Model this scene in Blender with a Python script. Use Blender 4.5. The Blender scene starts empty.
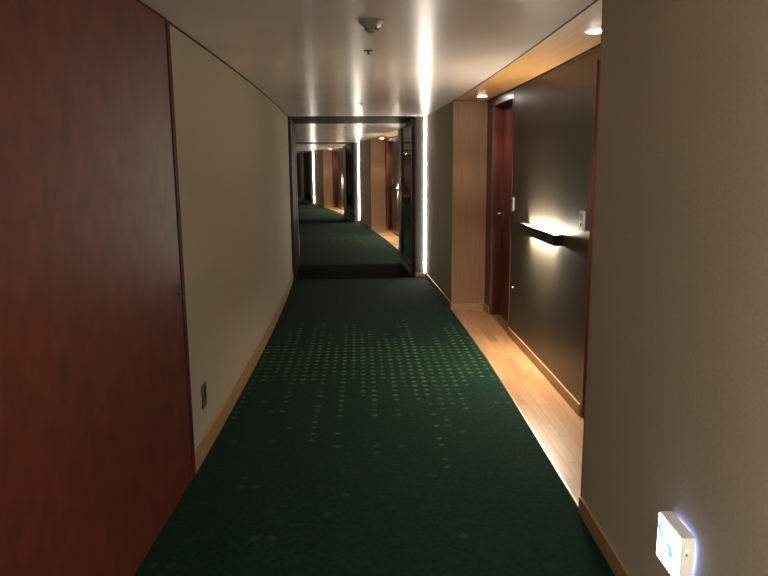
import bpy, bmesh, math, random
from mathutils import Vector, Matrix
random.seed(4)
C = bpy.context.scene.collection
# ---------------------------------------------------------------- plan: the corridor is an arc
CX, CY, RR = -100.886232, 1.78290864, 101.77568786      # centre and radius of the right wall line
W, H, EYE = 1.863, 2.217, 1.55                           # corridor width, ceiling height, eye height
def P(s, t, z=0.0):                                      # s along the right wall, t outwards to the right
    a = s / RR
    return Vector((CX + (RR + t) * math.cos(a), CY + (RR + t) * math.sin(a), z))

# ---------------------------------------------------------------- materials
def mat(name):
    m = bpy.data.materials.new(name); m.use_nodes = True
    return m, m.node_tree.nodes, m.node_tree.links, m.node_tree.nodes['Principled BSDF']
def lin(c): return tuple((x / 255 / 12.92 if x / 255 <= .04045 else ((x / 255 + .055) / 1.055) ** 2.4) for x in c) + (1,)
def plain(name, c, rough=.5, metal=0, spec=.5, coat=0):
    m, n, l, b = mat(name)
    b.inputs['Base Color'].default_value = lin(c); b.inputs['Roughness'].default_value = rough
    b.inputs['Metallic'].default_value = metal; b.inputs['Specular IOR Level'].default_value = spec
    b.inputs['Coat Weight'].default_value = coat
    tc = n.new('ShaderNodeTexCoord'); ns = n.new('ShaderNodeTexNoise'); ns.inputs['Scale'].default_value = 40
    mr = n.new('ShaderNodeMapRange'); mr.inputs[3].default_value = max(.02, rough - .04); mr.inputs[4].default_value = rough + .04
    l.new(tc.outputs['Object'], ns.inputs['Vector']); l.new(ns.outputs[0], mr.inputs[0]); l.new(mr.outputs[0], b.inputs['Roughness'])
    return m
def emit(name, c, strength):
    m, n, l, b = mat(name)
    b.inputs['Base Color'].default_value = (.8, .8, .8, 1)
    b.inputs['Emission Color'].default_value = c + (1,); b.inputs['Emission Strength'].default_value = strength
    return m
def uvmap(n, l, sx, sy, out='UV'):
    tc = n.new('ShaderNodeTexCoord'); mp = n.new('ShaderNodeMapping'); mp.inputs['Scale'].default_value = (sx, sy, 1)
    l.new(tc.outputs[out], mp.inputs['Vector']); return mp.outputs[0]
def ramp(n, stops):
    r = n.new('ShaderNodeValToRGB'); e = r.color_ramp.elements
    while len(e) < len(stops): e.new(.5)
    for i, (p, c) in enumerate(stops): e[i].position = p; e[i].color = c
    return r
def wood(name, dark, light, sx, sy, rough, coat=0, detail=6, planks=None, spec=.5, blotch=0):
    """veneer: grain stretched along one UV axis"""
    m, n, l, b = mat(name)
    v = uvmap(n, l, sx, sy)
    ns = n.new('ShaderNodeTexNoise'); ns.inputs['Scale'].default_value = 1; ns.inputs['Detail'].default_value = detail
    ns.inputs['Roughness'].default_value = .65; ns.inputs['Distortion'].default_value = .3
    l.new(v, ns.inputs['Vector'])
    r = ramp(n, [(.3, lin(dark)), (.7, lin(light))]); l.new(ns.outputs[0], r.inputs[0])
    out = r.outputs[0]
    if blotch:
        v2 = uvmap(n, l, 11, 9); n2 = n.new('ShaderNodeTexNoise'); n2.inputs['Scale'].default_value = 1; n2.inputs['Detail'].default_value = 8
        l.new(v2, n2.inputs['Vector'])
        mx = n.new('ShaderNodeMix'); mx.data_type = 'RGBA'; mx.blend_type = 'MULTIPLY'; mx.inputs[0].default_value = blotch
        r2 = ramp(n, [(.3, (.45, .4, .4, 1)), (.65, (1.25, 1.2, 1.2, 1))]); l.new(n2.outputs[0], r2.inputs[0])
        l.new(out, mx.inputs[6]); l.new(r2.outputs[0], mx.inputs[7]); out = mx.outputs[2]
    if planks:
        tc = n.new('ShaderNodeTexCoord'); br = n.new('ShaderNodeTexBrick')
        br.inputs['Scale'].default_value = 1; br.inputs['Brick Width'].default_value = planks[0]; br.inputs['Row Height'].default_value = planks[1]
        br.inputs['Mortar Size'].default_value = .0012; br.inputs['Bias'].default_value = 0; br.offset = .37
        br.inputs['Color1'].default_value = (.70, .64, .58, 1); br.inputs['Color2'].default_value = (1.12, 1.12, 1.12, 1); br.inputs['Mortar'].default_value = (.35, .28, .2, 1)
        l.new(tc.outputs['UV'], br.inputs['Vector'])
        mx = n.new('ShaderNodeMix'); mx.data_type = 'RGBA'; mx.blend_type = 'MULTIPLY'; mx.inputs[0].default_value = 1
        l.new(out, mx.inputs[6]); l.new(br.outputs[0], mx.inputs[7]); out = mx.outputs[2]
    l.new(out, b.inputs['Base Color'])
    b.inputs['Roughness'].default_value = rough; b.inputs['Coat Weight'].default_value = coat
    b.inputs['Coat Roughness'].default_value = .2; b.inputs['Specular IOR Level'].default_value = spec
    return m
def wallpaper(name, c1, c2, rough, sx=260, sy=260, vert=False, spec=.35, bump=.08):
    m, n, l, b = mat(name)
    tc = n.new('ShaderNodeTexCoord')
    w1 = n.new('ShaderNodeTexWave'); w1.bands_direction = 'X'; w1.inputs['Scale'].default_value = sx / 6.28; w1.inputs['Distortion'].default_value = 1.5
    w2 = n.new('ShaderNodeTexWave'); w2.bands_direction = 'Y'; w2.inputs['Scale'].default_value = sy / 6.28; w2.inputs['Distortion'].default_value = 2.5
    l.new(tc.outputs['UV'], w1.inputs['Vector']); l.new(tc.outputs['UV'], w2.inputs['Vector'])
    ad = n.new('ShaderNodeMath'); ad.operation = 'ADD'; l.new(w1.outputs[1], ad.inputs[0]); l.new(w2.outputs[1], ad.inputs[1])
    v = uvmap(n, l, *((40, 3) if vert else (60, 120)))
    ns = n.new('ShaderNodeTexNoise'); ns.inputs['Scale'].default_value = 1; ns.inputs['Detail'].default_value = 6; l.new(v, ns.inputs['Vector'])
    hf = n.new('ShaderNodeMath'); hf.operation = 'MULTIPLY_ADD'; hf.inputs[1].default_value = .08; l.new(ad.outputs[0], hf.inputs[0]); l.new(ns.outputs[0], hf.inputs[2])
    r = ramp(n, [(.4, lin(c1)), (.95, lin(c2))]); l.new(hf.outputs[0], r.inputs[0]); l.new(r.outputs[0], b.inputs['Base Color'])
    bp = n.new('ShaderNodeBump'); bp.inputs['Strength'].default_value = bump; bp.inputs['Distance'].default_value = .001
    l.new(hf.outputs[0], bp.inputs['Height']); l.new(bp.outputs[0], b.inputs['Normal'])
    b.inputs['Roughness'].default_value = rough; b.inputs['Specular IOR Level'].default_value = spec
    return m
def carpet_mat():
    m, n, l, b = mat('green_dotted_carpet')
    def M(op, a, bb=None, c=None, clamp=False):
        k = n.new('ShaderNodeMath'); k.operation = op; k.use_clamp = clamp
        for i, v in enumerate((a, bb, c)):
            if v is None: continue
            if isinstance(v, (int, float)): k.inputs[i].default_value = v
            else: l.new(v, k.inputs[i])
        return k.outputs[0]
    tc = n.new('ShaderNodeTexCoord'); sp = n.new('ShaderNodeSeparateXYZ'); l.new(tc.outputs['UV'], sp.inputs[0])
    s, t = sp.outputs[0], sp.outputs[1]
    gs, gt = .098, .074
    cs = M('FLOOR', M('DIVIDE', s, gs)); ct = M('FLOOR', M('DIVIDE', t, gt))
    fs = M('SUBTRACT', M('FRACT', M('DIVIDE', s, gs)), .5); ft = M('SUBTRACT', M('FRACT', M('DIVIDE', t, gt)), .5)
    fs = M('MULTIPLY', fs, gs / gt)
    dist = M('SQRT', M('ADD', M('MULTIPLY', fs, fs), M('MULTIPLY', ft, ft)))
    cell = n.new('ShaderNodeCombineXYZ'); l.new(cs, cell.inputs[0]); l.new(ct, cell.inputs[1])
    wn = n.new('ShaderNodeTexWhiteNoise'); wn.noise_dimensions = '2D'; l.new(cell.outputs[0], wn.inputs['Vector'])
    wc = n.new('ShaderNodeTexWhiteNoise'); wc.noise_dimensions = '1D'; l.new(ct, wc.inputs['W'])
    wc2 = n.new('ShaderNodeTexWhiteNoise'); wc2.noise_dimensions = '1D'; l.new(M('ADD', ct, 71.3), wc2.inputs['W'])
    sm = M('WRAP', s, 9, -1)                      # the motif comes back once every door bay
    lo = M('MULTIPLY_ADD', M('POWER', wc.outputs[0], 1.6), -1.9, 3.2)
    hi = M('MULTIPLY_ADD', wc2.outputs[0], 1.3, 3.95)
    inn = M('MULTIPLY', M('GREATER_THAN', sm, lo), M('LESS_THAN', sm, hi))
    # within the band nearly all dots are woven, fading to single ones at both ends
    mid = M('SUBTRACT', 1.0, M('ABSOLUTE', M('DIVIDE', M('SUBTRACT', sm, 3.75), 2.5)), None, True)
    keep = M('LESS_THAN', wn.outputs[0], M('MULTIPLY_ADD', mid, .7, .36))
    main = M('MULTIPLY', inn, keep)
    br = M('MULTIPLY', M('MULTIPLY_ADD', mid, .75, .3), M('MULTIPLY_ADD', wc2.outputs[0], .4, .4))
    stray = M('MULTIPLY', M('GREATER_THAN', wn.outputs[0], .955), .17)
    g = n.new('ShaderNodeTexNoise'); g.inputs['Scale'].default_value = 1.1; l.new(uvmap(n, l, 1.2, 1.8), g.inputs['Vector'])
    gate = M('MULTIPLY', M('SUBTRACT', g.outputs[0], .30, None, True), 2.5, None, True)
    amt = M('MAXIMUM', M('MULTIPLY', main, br), stray)
    rad = M('MULTIPLY_ADD', wn.outputs[0], .07, .25)
    dot = M('MULTIPLY', M('DIVIDE', M('SUBTRACT', rad, dist), .10, None, True), amt)
    dot = M('MULTIPLY', dot, M('MULTIPLY_ADD', gate, .6, .4))
    # pile
    pn = n.new('ShaderNodeTexNoise'); pn.inputs['Scale'].default_value = 1; pn.inputs['Detail'].default_value = 3; l.new(uvmap(n, l, 190, 190), pn.inputs['Vector'])
    vo = n.new('ShaderNodeTexVoronoi'); vo.inputs['Scale'].default_value = 1; l.new(uvmap(n, l, 42, 42), vo.inputs['Vector'])
    pile = M('ADD', M('MULTIPLY', pn.outputs[0], .7), M('MULTIPLY', vo.outputs[0], .6))
    rb = ramp(n, [(.25, lin((3, 15, 10))), (.85, lin((13, 41, 27)))]); l.new(pile, rb.inputs[0])
    mx = n.new('ShaderNodeMix'); mx.data_type = 'RGBA'; l.new(dot, mx.inputs[0]); l.new(rb.outputs[0], mx.inputs[6]); mx.inputs[7].default_value = lin((98, 128, 88))
    l.new(mx.outputs[2], b.inputs['Base Color'])
    bp = n.new('ShaderNodeBump'); bp.inputs['Strength'].default_value = .7; bp.inputs['Distance'].default_value = .004
    l.new(pile, bp.inputs['Height']); l.new(bp.outputs[0], b.inputs['Normal'])
    b.inputs['Roughness'].default_value = .95; b.inputs['Specular IOR Level'].default_value = .1
    b.inputs['Sheen Weight'].default_value = .02; b.inputs['Sheen Tint'].default_value = (.4, .8, .6, 1)
    return m
def ceiling_mat():
    m, n, l, b = mat('satin_white_ceiling_paint')
    ns = n.new('ShaderNodeTexNoise'); ns.inputs['Scale'].default_value = 1; ns.inputs['Detail'].default_value = 4; l.new(uvmap(n, l, 2, 2), ns.inputs['Vector'])
    r = ramp(n, [(.3, lin((208, 195, 188))), (.7, lin((218, 206, 198)))]); l.new(ns.outputs[0], r.inputs[0]); l.new(r.outputs[0], b.inputs['Base Color'])
    b.inputs['Roughness'].default_value = .26; b.inputs['Specular IOR Level'].default_value = .09
    return m
def glass_mat():
    m = bpy.data.materials.new('clear_door_glass'); m.use_nodes = True; n, l = m.node_tree.nodes, m.node_tree.links
    n.clear(); o = n.new('ShaderNodeOutputMaterial'); tr = n.new('ShaderNodeBsdfTransparent'); gl = n.new('ShaderNodeBsdfGlossy')
    gl.inputs['Roughness'].default_value = .03; tr.inputs[0].default_value = (.75, .78, .8, 1)
    lw = n.new('ShaderNodeFresnel'); lw.inputs[0].default_value = 1.5; mx = n.new('ShaderNodeMixShader')
    l.new(lw.outputs[0], mx.inputs[0]); l.new(tr.outputs[0], mx.inputs[1]); l.new(gl.outputs[0], mx.inputs[2]); l.new(mx.outputs[0], o.inputs[0])
    return m
K = dict(
    carpet=carpet_mat(), ceil=ceiling_mat(), glass=glass_mat(),
    beige=wallpaper('beige_woven_wallpaper', (168, 157, 137), (184, 173, 152), .8),
    beige_right=wallpaper('lightened_beige_wallpaper', (172, 160, 139), (188, 175, 154), .8),  # same beige paper, its colour lightened in place of missing light
    dark=wallpaper('dark_brown_vinyl_wallcovering', (58, 52, 44), (78, 71, 60), .42, vert=True, spec=.5),
    cherry=wood('red_cherry_veneer', (88, 38, 27), (108, 52, 38), 14, 6, .40, 0, blotch=.5, spec=.35),
    cherry_frame=wood('red_cherry_frame', (84, 42, 34), (104, 55, 44), 40, 2.5, .38, .1),
    cherry_dark=wood('dark_red_cherry_edge', (52, 20, 16), (70, 30, 24), 40, 2.5, .6, 0, spec=.2),
    oak=wood('pale_oak_veneer', (134, 96, 65), (154, 112, 78), 45, 1.6, .45),
    soffit=wood('honey_oak_soffit_veneer', (190, 142, 88), (210, 164, 106), 1.5, 40, .35),
    plank=wood('maple_floor_planks', (172, 126, 86), (194, 149, 106), 3, 60, .32, .25, planks=(.55, .072)),
    base=wood('oak_baseboard', (150, 116, 78), (174, 138, 96), 2, 60, .45),
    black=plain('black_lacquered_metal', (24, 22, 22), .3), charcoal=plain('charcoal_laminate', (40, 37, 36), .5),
    band=plain('dark_bronze_ceiling_panel', (44, 40, 34), .5, spec=.04), plinthfloor=plain('dark_carpet_with_shade', (5, 19, 14), .95, spec=.04),
    alu=plain('brushed_aluminium', (190, 188, 184), .3, .9), chrome=plain('satin_chrome', (205, 203, 200), .22, 1),
    white=plain('white_plastic', (215, 210, 204), .4), grey=plain('grey_plastic', (150, 142, 130), .4),
    steel=plain('dull_steel', (110, 104, 94), .4, .7), shadow=plain('dark_joint_and_gap_shade', (40, 32, 26), .8),
    sconce=plain('dark_bronze_sconce', (38, 30, 26), .35, .3),
    led=emit('warm_led_strip', (1, .93, .80), 29), lamp=emit('fill_lamp_glow', (1, .88, .76), 100), down=emit('downlight_lens', (1, .93, .88), 40),
    sled=emit('sconce_led', (1, .88, .68), 95), sled2=emit('sconce_lower_led', (1, .88, .68), 170), sign=emit('white_sign_face', (.86, .93, 1), 4.5),
    signback=emit('blue_halo_glow', (.22, .34, 1), 32), green=emit('green_sign_ink', (0, .62, .36), .9),
    gled=emit('green_led', (.05, 1, .15), 2), rled=plain('red_test_button', (120, 40, 60), .4),
    wbackgrey=plain('dark_outlet_insert', (34, 32, 28), .5), outlet=plain('bronze_grey_outlet', (88, 84, 74), .4, .4),
)
# ---------------------------------------------------------------- mesh helpers
def new_obj(name, bm, m, parent=None, bevel=0, loc=None, smooth=False):
    """bm is in world coordinates (or local ones when it has a parent); loc moves the origin"""
    if loc is not None: bmesh.ops.translate(bm, verts=bm.verts, vec=-Vector(loc))
    bmesh.ops.recalc_face_normals(bm, faces=bm.faces)
    me = bpy.data.meshes.new(name); bm.to_mesh(me); bm.free()
    for mm in (m if isinstance(m, (list, tuple)) else [m]): me.materials.append(mm)
    if smooth:
        for p_ in me.polygons: p_.use_smooth = True
    o = bpy.data.objects.new(name, me); C.objects.link(o)
    if loc is not None: o.location = loc
    if parent: o.parent = parent
    if bevel:
        b = o.modifiers.new('bevel', 'BEVEL'); b.width = bevel; b.segments = 2; b.limit_method = 'ANGLE'
    return o
def arcbox(bm, s0, s1, t0, t1, z0, z1, step=.5):
    """a box that follows the arc; UV in metres"""
    uv = bm.loops.layers.uv.verify()
    n = max(1, int(math.ceil((s1 - s0) / step))); ring = []
    for i in range(n + 1):
        s = s0 + (s1 - s0) * i / n
        ring.append((s, [bm.verts.new(P(s, t, z)) for t, z in ((t0, z0), (t1, z0), (t1, z1), (t0, z1))]))
    tz = ((t0, z0), (t1, z0), (t1, z1), (t0, z1))
    for i in range(n):
        (sa, A), (sb, B) = ring[i], ring[i + 1]
        for j in range(4):
            k = (j + 1) % 4
            f = bm.faces.new((A[j], A[k], B[k], B[j]))
            horiz = j in (0, 2)
            us = [(sa, tz[j]), (sa, tz[k]), (sb, tz[k]), (sb, tz[j])]
            for lp, (s, q) in zip(f.loops, us): lp[uv].uv = (s, q[0] if horiz else q[1])
    for s, R_ in (ring[0], ring[-1]):
        f = bm.faces.new(R_)
        for lp, q in zip(f.loops, tz): lp[uv].uv = q
    return bm
def structure(name, boxes, m, bevel=0, parent=None):
    bm = bmesh.new()
    for b in boxes: arcbox(bm, *b)
    o = new_obj(name, bm, m, parent, bevel)
    if parent is None: o['kind'] = 'structure'
    return o
def frame_at(o, s, t, z=0):                    # local x = outwards, local y = along the corridor
    o.location = P(s, t, z); o.rotation_euler = (0, 0, s / RR); return o
def thing(name, label, cat, s, t, z, group=None, kind=None):
    o = bpy.data.objects.new(name, None); C.objects.link(o); o.empty_display_size = .1
    frame_at(o, s, t, z)
    if kind: o['kind'] = kind
    if label: o['label'] = label
    if cat: o['category'] = cat
    if group: o['group'] = group
    return o
def lbox(bm, x0, x1, y0, y1, z0, z1):
    uv = bm.loops.layers.uv.verify()
    v = [bm.verts.new((x, y, z)) for x in (x0, x1) for y in (y0, y1) for z in (z0, z1)]
    for idx, ax in (((0, 1, 3, 2), (1, 2)), ((4, 6, 7, 5), (1, 2)), ((0, 4, 5, 1), (0, 2)), ((2, 3, 7, 6), (0, 2)), ((0, 2, 6, 4), (1, 0)), ((1, 5, 7, 3), (1, 0))):
        f = bm.faces.new([v[i] for i in idx])
        for lp in f.loops: lp[uv].uv = (lp.vert.co[ax[0]], lp.vert.co[ax[1]])
    return bm
def part(name, boxes, m, parent, bevel=0):
    bm = bmesh.new()
    for b in boxes: lbox(bm, *b)
    return new_obj(name, bm, m, parent, bevel)
def lathe(name, prof, m, parent, axis='Z', off=(0, 0, 0), n=28, smooth=True, closed=False):
    bm = bmesh.new(); rings = []
    for r, z in prof:
        if r < 1e-6: rings.append([bm.verts.new((0, 0, z))])
        else: rings.append([bm.verts.new((r * math.cos(6.28318 * i / n), r * math.sin(6.28318 * i / n), z)) for i in range(n)])
    for A, B in zip(rings, rings[1:]):
        for i in range(n):
            j = (i + 1) % n
            q = [A[i % len(A)], A[j % len(A)], B[j % len(B)], B[i % len(B)]]
            q = list(dict.fromkeys(q))
            if len(q) > 2: bm.faces.new(q)
    if closed:
        for i in range(n):
            j = (i + 1) % n; bm.faces.new((rings[-1][i], rings[-1][j], rings[0][j], rings[0][i]))
    else:
        if len(rings[0]) > 1: bm.faces.new(list(reversed(rings[0])))
        if len(rings[-1]) > 1: bm.faces.new(rings[-1])
    if axis == 'X': bmesh.ops.rotate(bm, verts=bm.verts, cent=(0, 0, 0), matrix=Matrix.Rotation(math.pi / 2, 3, 'Y'))
    if axis == 'Y': bmesh.ops.rotate(bm, verts=bm.verts, cent=(0, 0, 0), matrix=Matrix.Rotation(-math.pi / 2, 3, 'X'))
    bmesh.ops.translate(bm, verts=bm.verts, vec=off)
    o = new_obj(name, bm, m, parent, smooth=False)
    if smooth:
        for p_ in o.data.polygons: p_.use_smooth = True
        o.data.set_sharp_from_angle(angle=math.radians(35))
    return o
def tube(name, pts, r, m, parent, n=10):
    bm = bmesh.new(); rings = []
    for i, p_ in enumerate(pts):
        p_ = Vector(p_); d = (Vector(pts[min(i + 1, len(pts) - 1)]) - Vector(pts[max(i - 1, 0)])).normalized()
        u = d.orthogonal().normalized() if i == 0 else (u - d * u.dot(d)).normalized(); w = d.cross(u)
        rings.append([bm.verts.new(p_ + r * (math.cos(6.28318 * k / n) * u + math.sin(6.28318 * k / n) * w)) for k in range(n)])
    for A, B in zip(rings, rings[1:]):
        for k in range(n): bm.faces.new((A[k], A[(k + 1) % n], B[(k + 1) % n], B[k]))
    bm.faces.new(list(reversed(rings[0]))); bm.faces.new(rings[-1])
    return new_obj(name, bm, m, parent, smooth=True)
def copy_tree(o, parent=None):
    c = o.copy(); C.objects.link(c)
    if parent: c.parent = parent
    for ch in [x for x in list(C.objects) if x.parent == o]: copy_tree(ch, c)
    return c

# ---------------------------------------------------------------- the setting
S0, S1 = -4.6, 38.0
A0, A1 = 1.115, 5.60                # door bay (recess in the right wall)
Q0, Q1 = 7.85, 9.35                # dark portal
DEP = .36                          # depth of the bay
portals = [k for k in (-1, 0, 1, 2)]
bays = [0, 1, 2, 3]
trim_n = [0]
def trim(boxes, m, bevel=0):
    trim_n[0] += 1; return structure('trim_%d' % trim_n[0], boxes, m, bevel)
# runs of corridor between portals
runs = []; a = S0
for k in portals: runs.append((a, Q0 + 10 * k)); a = Q1 + 10 * k
runs.append((a, S1))
for (a, b) in runs:
    structure('floor', [(a, b, -W, 0, -.05, 0)], K['carpet'])
    structure('ceiling', [(a, b, -W - .02, 0, H, H + .05)], K['ceil'])
    structure('wall_left', [(a, b, -W - .15, -W, -.05, H + .05)], K['beige'])
    a_ = max(a, 1.535) if a < 1.5 < b else a
    structure('baseboard_left', [(a_, b, -W, -W + .012, 0, .105)], K['base'], .002)
    trim([(a, b, -W, -W + .006, H - .008, H)], K['shadow'])  # dark strip standing in for the shadow gap under the ceiling
for k in portals:
    q0, q1 = Q0 + 10 * k, Q1 + 10 * k
    structure('floor', [(q0, q1, -W, 0, -.05, 0)], K['plinthfloor'])  # plain dark carpet, the portal's shade partly put into its colour
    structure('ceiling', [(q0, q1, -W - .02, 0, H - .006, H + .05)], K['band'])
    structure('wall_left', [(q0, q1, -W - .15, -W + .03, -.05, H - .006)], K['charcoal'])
    # black cladding boards and a pale corner bead on the left leg of the portal
    trim([(q0 + .01, q0 + .09, -W + .03, -W + .038, 0, H - .006), (q1 - .09, q1 - .01, -W + .03, -W + .038, 0, H - .006)], K['black'])
    trim([(q1, q1 + .012, -W, -W + .034, 0, H)], K['alu'])
    # right leg: a box standing out into the corridor
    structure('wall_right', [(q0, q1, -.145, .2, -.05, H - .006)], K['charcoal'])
    structure('baseboard_right', [(q0 - .012, q0, -.145, 0, 0, .07), (q1, q1 + .012, -.145, 0, 0, .07)], K['base'], .002)
for k in bays:
    o_ = 10 * k
    # wall before the bay and wall between bay and portal
    structure('wall_right', [(Q1 + 10 * (k - 1), A0 + o_, 0, .40, -.05, H + .05)], K['beige_right'])
    if k < 3: structure('wall_right', [(A1 + .022 + o_, Q0 + o_, 0, .40, -.05, H + .05)], K['beige_right'])
    structure('baseboard_right', [(Q1 + 10 * (k - 1) + .012, A0 + o_, -.012, 0, 0, .08)], K['base'], .002)
    if k < 3: structure('baseboard_right', [(A1 + o_, Q0 + o_ - .012, -.012, 0, 0, .08)], K['base'], .002)
    # pale veneered end panels of the bay
    trim([(A1 + o_, A1 + .022 + o_, -.003, DEP + .02, 0, H)], K['oak'], .001)
    trim([(A0 + o_, A0 + .022 + o_, 0.001, DEP + .02, 0, H)], K['oak'], .001)
    trim([(A1 - .012 + o_, A1 + o_, 0.004, DEP, 0, .07)], K['base'], .001)
    structure('floor', [(A0 + o_, A1 + o_, .012, DEP + .16, -.05, 0.002)], K['plank'])
    trim([(A0 + .022 + o_, A1 + o_, 0, .012, -.05, .005)], K['alu'], .001)
    structure('ceiling', [(A0 + o_, A1 + o_, .006, DEP + .16, H - .002, H + .05)], K['soffit'])
    trim([(A0 + o_, A1 + o_, 0, .006, H - .004, H + .05)], K['shadow'])
    d1, d2, d3, d4 = 1.40, 2.31, 4.44, 5.33          # the two door openings
    TOP = 2.165
    structure('wall_right', [(a + o_, b + o_, DEP, DEP + .16, -.05, H + .05) for a, b in ((A0, d1), (d2, d3), (d4, A1 + .022))] +
              [(a + o_, b + o_, DEP, DEP + .16, TOP, H + .05) for a, b in ((d1, d2), (d3, d4))], K['dark'])
    trim([(A0 + .022 + o_, A1 + o_, DEP - .012, DEP, H - .014, H - .002)], K['shadow'])
    structure('baseboard_right', [(a + o_, b + o_, DEP - .014, DEP, 0.002, .078) for a, b in ((A0 + .022, d1 - .012), (d2 + .012, d3 - .012), (d4 + .012, A1 - .012))], K['base'], .002)
structure('wall_right', [(A1 + 30.022, S1, 0, .4, -.05, H + .05)], K['beige_right'])
structure('wall_right', [(S0, Q0 - 10, 0, .4, -.05, H + .05)], K['beige_right'])
structure('baseboard_right', [(A1 + 30.022, S1, -.012, 0, 0, .08)], K['base'], .002)
structure('wall_front', [(S1, S1 + .1, -W - .15, .4, -.05, H + .05)], K['beige'])
structure('wall_back', [(S0 - .1, S0, -W - .15, .4, -.05, H + .05)], K['beige'])

# ---- guest room doors: frame, leaf, threshold, lever handle on a long plate, peephole
door_n = [0]
def room_door(s0, s1, hinge_far):
    door_n[0] += 1; w = s1 - s0
    d = thing('door_%d' % door_n[0], None, None, (s0 + s1) / 2, DEP, 0, kind='structure')
    h = w / 2
    part('frame', [(-.006, .13, -h - .012, -h + .026, .002, 2.175), (-.006, .13, h - .026, h + .012, .002, 2.175), (-.006, .13, -h + .026, h - .026, 2.135, 2.175)], K['cherry_frame'], d, .001)
    leaf = part('leaf', [(.10, .145, -h + .028, h - .028, .012, 2.132)], K['cherry'], d, .001)
    part('threshold', [(-.002, .10, -h + .026, h - .026, .002, .006)], K['oak'], d)
    e = 1 if not hinge_far else -1               # side of the lever
    y = e * (h - .105)
    hd = part('handle', [(.092, .10, y - .02, y + .02, .95, 1.21)], K['chrome'], d, .002)
    pts = [(.095, y, 1.075), (.045, y, 1.075), (.036, y - e * .004, 1.075), (.032, y - e * .014, 1.075), (.032, y - e * .12, 1.073)]
    tube('lever', pts, .009, K['chrome'], hd)
    lathe('keyhole', [(0, 0), (.009, 0), (.009, .004), (0, .004)], K['black'], hd, 'X', (.088, y, .99))
    ph = lathe('peephole', [(0, 0), (.013, 0), (.013, .006), (0, .008)], K['chrome'], d, 'X', (.093, 0, 1.60))
    return d
for k in bays[:3]:
    room_door(4.44 + 10 * k, 5.33 + 10 * k, False)
    room_door(1.40 + 10 * k, 2.31 + 10 * k, True)

# ---- big red cherry service door flush in the left wall
dl = thing('door_%d' % (6 + 1), None, None, .25, -W, 0, kind='structure')
part('leaf', [(0.0, .004, -1.30, 1.232, .006, H - .012)], K['cherry'], dl, .001)
part('frame', [(0.0, .008, 1.236, 1.285, 0, H - .006), (0, .008, -1.35, -1.304, 0, H - .006)], K['cherry_dark'], dl, .002)
part('head_joint', [(0, .006, -1.30, 1.236, H - .012, H - .002)], K['shadow'], dl)
pl = lathe('pull', [(0, 0), (.027, 0), (.027, .004), (.021, .006), (.017, .002), (0, .002)], K['steel'], dl, 'X', (.004, 1.185, .985))
part('thumb_turn', [(.006, .016, 1.181, 1.189, .970, 1.0)], K['steel'], pl, .001)

# ---- glazed fire doors held open against the right legs of the portals
for i, k in enumerate(portals):
    d = thing('door_%d' % (6 + 2 + i), None, None, (Q0 + Q1) / 2 + 10 * k, -.145, 0, kind='structure')
    h = .73
    part('frame', [(-.045, 0, -h, -h + .10, .02, 2.19), (-.045, 0, h - .10, h, .02, 2.19), (-.045, 0, -h + .10, h - .10, 2.13, 2.19), (-.045, 0, -h + .10, h - .10, .09, .17)], K['black'], d, .002)
    part('kick_rail', [(-.048, 0, -h + .10, h - .10, .02, .09)], K['alu'], d, .001)
    part('glass_pane', [(-.026, -.020, -h + .10, h - .10, .17, 2.13)], K['glass'], d)
    part('glazing_bead', [(-.0475, -.045, -h + .095, -h + .103, .165, 2.135), (-.0475, -.045, h - .103, h - .095, .165, 2.135), (-.0475, -.045, -h + .103, h - .103, 2.127, 2.135)], K['steel'], d)
    part('door_closer', [(-.062, -.045, -.55, -.25, 2.145, 2.18)], K['steel'], d, .002)

# ---------------------------------------------------------------- lights and small things
ORD = {-1: 'beside the camera', 0: 'of the nearest dark portal', 1: 'of the second dark portal', 2: 'of the farthest dark portal'}
# LED strips standing in the corners of the portals
def strip(k, near):
    s = (Q0 if near else Q1) + 10 * k; e = -1 if near else 1
    o = thing('light_strip', 'vertical white light strip on the %s side %s' % ('near' if near else 'far', ORD[k]), 'light', s, -.014, .075, 'vertical light strips in the portal corners')
    part('channel', [(-.013, .013, min(0, e * .006), max(0, e * .006), 0, H - .09)], K['alu'], o)
    part('diffuser', [(-.010, .010, min(e * .006, e * .026), max(e * .006, e * .026), 0.004, H - .096)], K['led'], o, .002)
for k in portals:
    strip(k, True)
    strip(k, False)

# downlights over the room doors
BAY = {0: 'nearest door bay', 1: 'second door bay', 2: 'third door bay', 3: 'farthest door bay'}
proto = thing('downlight', '', 'light', 5.09, .2, H - .002, 'round downlights over the room doors')
lathe('bezel', [(.0445, -.003), (.053, -.003), (.055, 0), (.055, .003), (.044, .003)], K['white'], proto, closed=True)
lathe('lens', [(0, -.008), (.030, -.007), (.042, -.004), (.0435, -.001), (.0435, .002), (0, .003)], K['down'], proto)
first = True
for k in bays:
    for s, where in ((5.09, 'above the far door'), (1.85, 'above the near door')):
        o = proto if first else copy_tree(proto); first = False
        frame_at(o, s + 10 * k, .2, H - .006)
        o['label'] = 'round downlight in the soffit %s of the %s' % (where, BAY[k])
        l = bpy.data.lights.new('downlight_beam', 'SPOT'); l.energy = 12; l.spot_size = math.radians(95); l.spot_blend = .9; l.shadow_soft_size = .035; l.color = (1, .93, .86)
        lo = bpy.data.objects.new('downlight_beam', l); C.objects.link(lo); lo.location = (0, 0, -.045); lo.parent = o

# unseen fill lamp added behind the camera to brighten the near walls
o = thing('added_fill_lamp', 'unseen round fill lamp added behind the camera', 'fill lamp', -2.5, -1.5, H)
lathe('base', [(0, 0), (.17, 0), (.17, -.02), (0, -.02)], K['white'], o)
lathe('shade', [(0, -.02), (.16, -.02), (.155, -.045), (.11, -.065), (0, -.075)], K['lamp'], o)

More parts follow.
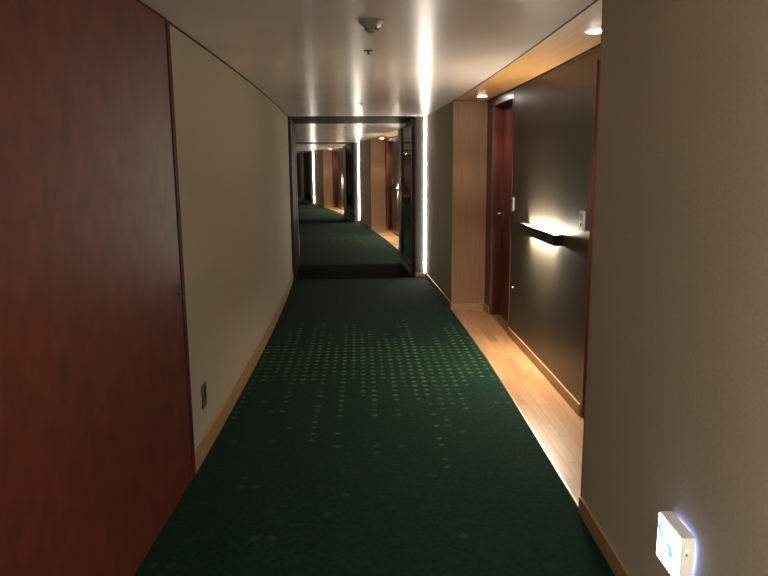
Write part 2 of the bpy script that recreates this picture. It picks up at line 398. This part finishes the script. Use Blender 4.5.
# sconces
proto = thing('wall_sconce', '', 'wall lamp', 3.365, DEP, 1.012, 'bar sconces between the room doors')
part('housing', [(-.066, -.059, -.52, .495, 0, .076), (-.008, 0, -.52, .495, 0, .076), (-.059, -.008, -.52, -.512, 0, .076), (-.059, -.008, .487, .495, 0, .076)], K['sconce'], proto, .001)
part('upper_diffuser', [(-.057, -.010, -.42, .40, .060, .068)], K['sled'], proto)
part('lower_diffuser', [(-.057, -.010, -.36, .34, .008, .016)], K['sled2'], proto)
part('mounting_tray', [(-.059, -.008, -.512, .487, .028, .048)], K['sconce'], proto)
for k in bays[:3]:
    o = proto if k == 0 else copy_tree(proto)
    frame_at(o, 3.365 + 10 * k, DEP, 1.012)
    o['label'] = 'dark bar sconce glowing up and down in the ' + BAY[k]

# card / bell plates next to the doors
proto = thing('door_bell_plate', '', 'switch plate', 4.35, DEP, 1.155, 'small plates beside the room doors')
part('plate', [(-.014, 0, -.04, .04, 0, .12)], K['white'], proto, .003)
part('push_button', [(-.017, -.014, -.010, .010, .028, .046)], K['wbackgrey'], proto, .001)
part('name_window', [(-.0155, -.014, -.026, .026, .065, .105)], K['grey'], proto, .0005)
first = True
for k in bays[:3]:
    for s, where in ((4.365, 'by the far door'), (2.43, 'by the near door')):
        o = proto if first else copy_tree(proto); first = False
        frame_at(o, s + 10 * k, DEP, 1.152)
        o['label'] = 'small pale wall plate %s of the %s' % (where, BAY[k])
# little round wall stop
o = thing('door_stop', 'tiny pale round wall stop low on the dark wall of the nearest door bay', 'door stop', 4.30, DEP, .475)
lathe('cap', [(0, 0), (.010, 0), (.010, -.006), (.006, -.010), (0, -.010)], K['white'], o, 'X')

# smoke detector
o = thing('smoke_detector', 'white round smoke detector on the ceiling nearest the camera', 'smoke detector', 1.60, -.925, H)
lathe('base', [(0, 0), (.062, 0), (.062, -.005), (.050, -.018), (0, -.018)], K['grey'], o)
lathe('chamber', [(0, -.018), (.048, -.018), (.034, -.031), (.022, -.040), (.024, -.052), (.014, -.057), (0, -.057)], K['grey'], o)
bm = bmesh.new()
for i in range(8):
    a = i * math.pi / 4; b2 = bmesh.new(); lbox(b2, .018, .034, -.002, .002, -.044, -.026)
    bmesh.ops.rotate(b2, verts=b2.verts, cent=(0, 0, 0), matrix=Matrix.Rotation(a, 3, 'Z')); me = bpy.data.meshes.new('t'); b2.to_mesh(me); b2.free(); bm.from_mesh(me); bpy.data.meshes.remove(me)
new_obj('vent_fins', bm, K['steel'], o)
lathe('test_lens', [(0, -.018), (.004, -.018), (.004, -.022), (0, -.023)], K['white'], o, off=(.052, -.01, 0))
# sprinklers
SP = [(2.45, -.94, 'behind the smoke detector'), (5.85, -.95, 'just before the nearest dark portal'), (8.93, -.93, 'in the nearest portal'), (10.4, -1.0, 'just beyond the nearest dark portal'), (19.3, -.94, 'beyond the second dark portal')]
proto = thing('sprinkler_head', '', 'sprinkler', 2.45, -.94, H, 'sprinkler heads along the ceiling')
lathe('escutcheon', [(0, 0), (.028, 0), (.026, -.005), (.012, -.007), (0, -.007)], K['steel'], proto)
lathe('deflector', [(0, -.007), (.005, -.007), (.005, -.020), (.014, -.021), (.014, -.023), (0, -.023)], K['steel'], proto)
for i, (s, t, w_) in enumerate(SP):
    o = proto if i == 0 else copy_tree(proto)
    frame_at(o, s, t, H - (.006 if i == 2 else 0)); o['label'] = 'small dull metal sprinkler head in the ceiling ' + w_
# outlet low on the left wall
o = thing('wall_outlet', 'bronze-grey outlet plate low on the beige left wall', 'outlet', 1.86, -W, .26)
part('plate', [(0, .007, -.045, .045, 0, .13)], K['outlet'], o, .002)
part('socket_insert', [(.007, .010, -.002, .030, .045, .112)], K['wbackgrey'], o, .001)
part('socket_slot', [(.007, .009, -.034, -.014, .02, .105)], K['steel'], o, .001)

# emergency floor sign, near right wall
sg = thing('emergency_sign', 'glowing white box sign with green arrow mark low on the near right wall', 'sign', .108, 0, .352)
hw, hh, th = .081, .148, .046
part('added_glow_plate', [(-.0065, -.001, -hw + .026, hw - .026, .026, hh - .026)], K['signback'], sg)  # glowing plate added behind the box for the blue halo on the wall
part('housing', [(-th, -.007, -hw, hw, 0, hh)], K['white'], sg, .003)
part('face', [(-th - .004, -th, -hw + .004, hw - .004, .004, hh - .004)], K['sign'], sg, .0015)
def ribbon(bm, pts, w, x):
    n = len(pts); L = []; R_ = []
    for i, (y, z) in enumerate(pts):
        y0, z0 = pts[max(i - 1, 0)]; y1, z1 = pts[min(i + 1, n - 1)]; dy, dz = y1 - y0, z1 - z0; q = math.hypot(dy, dz); ww = w[i] / 2
        L.append((y - dz / q * ww, z + dy / q * ww)); R_.append((y + dz / q * ww, z - dy / q * ww))
    for i in range(n - 1):
        qs = [L[i], L[i + 1], R_[i + 1], R_[i]]
        f = [bm.verts.new((x, a_, b_)) for a_, b_ in qs]; g = [bm.verts.new((x + .0008, a_, b_)) for a_, b_ in qs]
        bm.faces.new(f); bm.faces.new(g[::-1])
        for a_ in range(4): bm.faces.new((f[a_], f[(a_ + 1) % 4], g[(a_ + 1) % 4], g[a_]))
for pts, ww in (([(.052, .108), (.060, .111), (.066, .104), (.062, .096), (.052, .091), (.040, .088), (.028, .085)], [.012, .017, .018, .018, .015, .012, .009]),
                ([(.014, .084), (.002, .082), (-.010, .080), (-.022, .077), (-.028, .069), (-.020, .061), (-.006, .061)], [.009, .011, .015, .020, .022, .022, .014])):
    bm = bmesh.new(); ribbon(bm, pts, ww, -th - .0048)
    bmesh.ops.remove_doubles(bm, verts=bm.verts, dist=1e-6)
    new_obj('green_arrow_mark', bm, K['green'], sg)
lathe('green_indicator', [(0, 0), (.004, 0), (.004, .002), (0, .002)], K['gled'], sg, 'Y', (-.030, -hw - .002, .110))
lathe('red_indicator', [(0, 0), (.003, 0), (.003, .002), (0, .002)], K['rled'], sg, 'Y', (-.030, -hw - .002, .096))

# ---------------------------------------------------------------- camera
pitch, roll = math.radians(9.989757), math.radians(-0.457164)
fwd = Vector((0, math.cos(pitch), -math.sin(pitch))); right = Vector((1, 0, 0)); up = right.cross(fwd)
rr = math.cos(roll) * right + math.sin(roll) * up; uu = -math.sin(roll) * right + math.cos(roll) * up
cam = bpy.data.cameras.new('camera'); co = bpy.data.objects.new('camera', cam); C.objects.link(co)
co.matrix_world = Matrix(((rr.x, uu.x, -fwd.x, 0), (rr.y, uu.y, -fwd.y, 0), (rr.z, uu.z, -fwd.z, EYE), (0, 0, 0, 1)))
cam.sensor_width = 36; cam.lens = 690 / 768 * 36; cam.clip_start = .05; cam.clip_end = 200
bpy.context.scene.camera = co
w = bpy.data.worlds.new('world'); bpy.context.scene.world = w; w.use_nodes = True
w.node_tree.nodes['Background'].inputs[0].default_value = (.02, .02, .022, 1); w.node_tree.nodes['Background'].inputs[1].default_value = 0
vs = bpy.context.scene.view_settings
vs.view_transform = 'Standard'; vs.look = 'None'; vs.gamma = 1; vs.use_curve_mapping = False; vs.exposure = 1.15
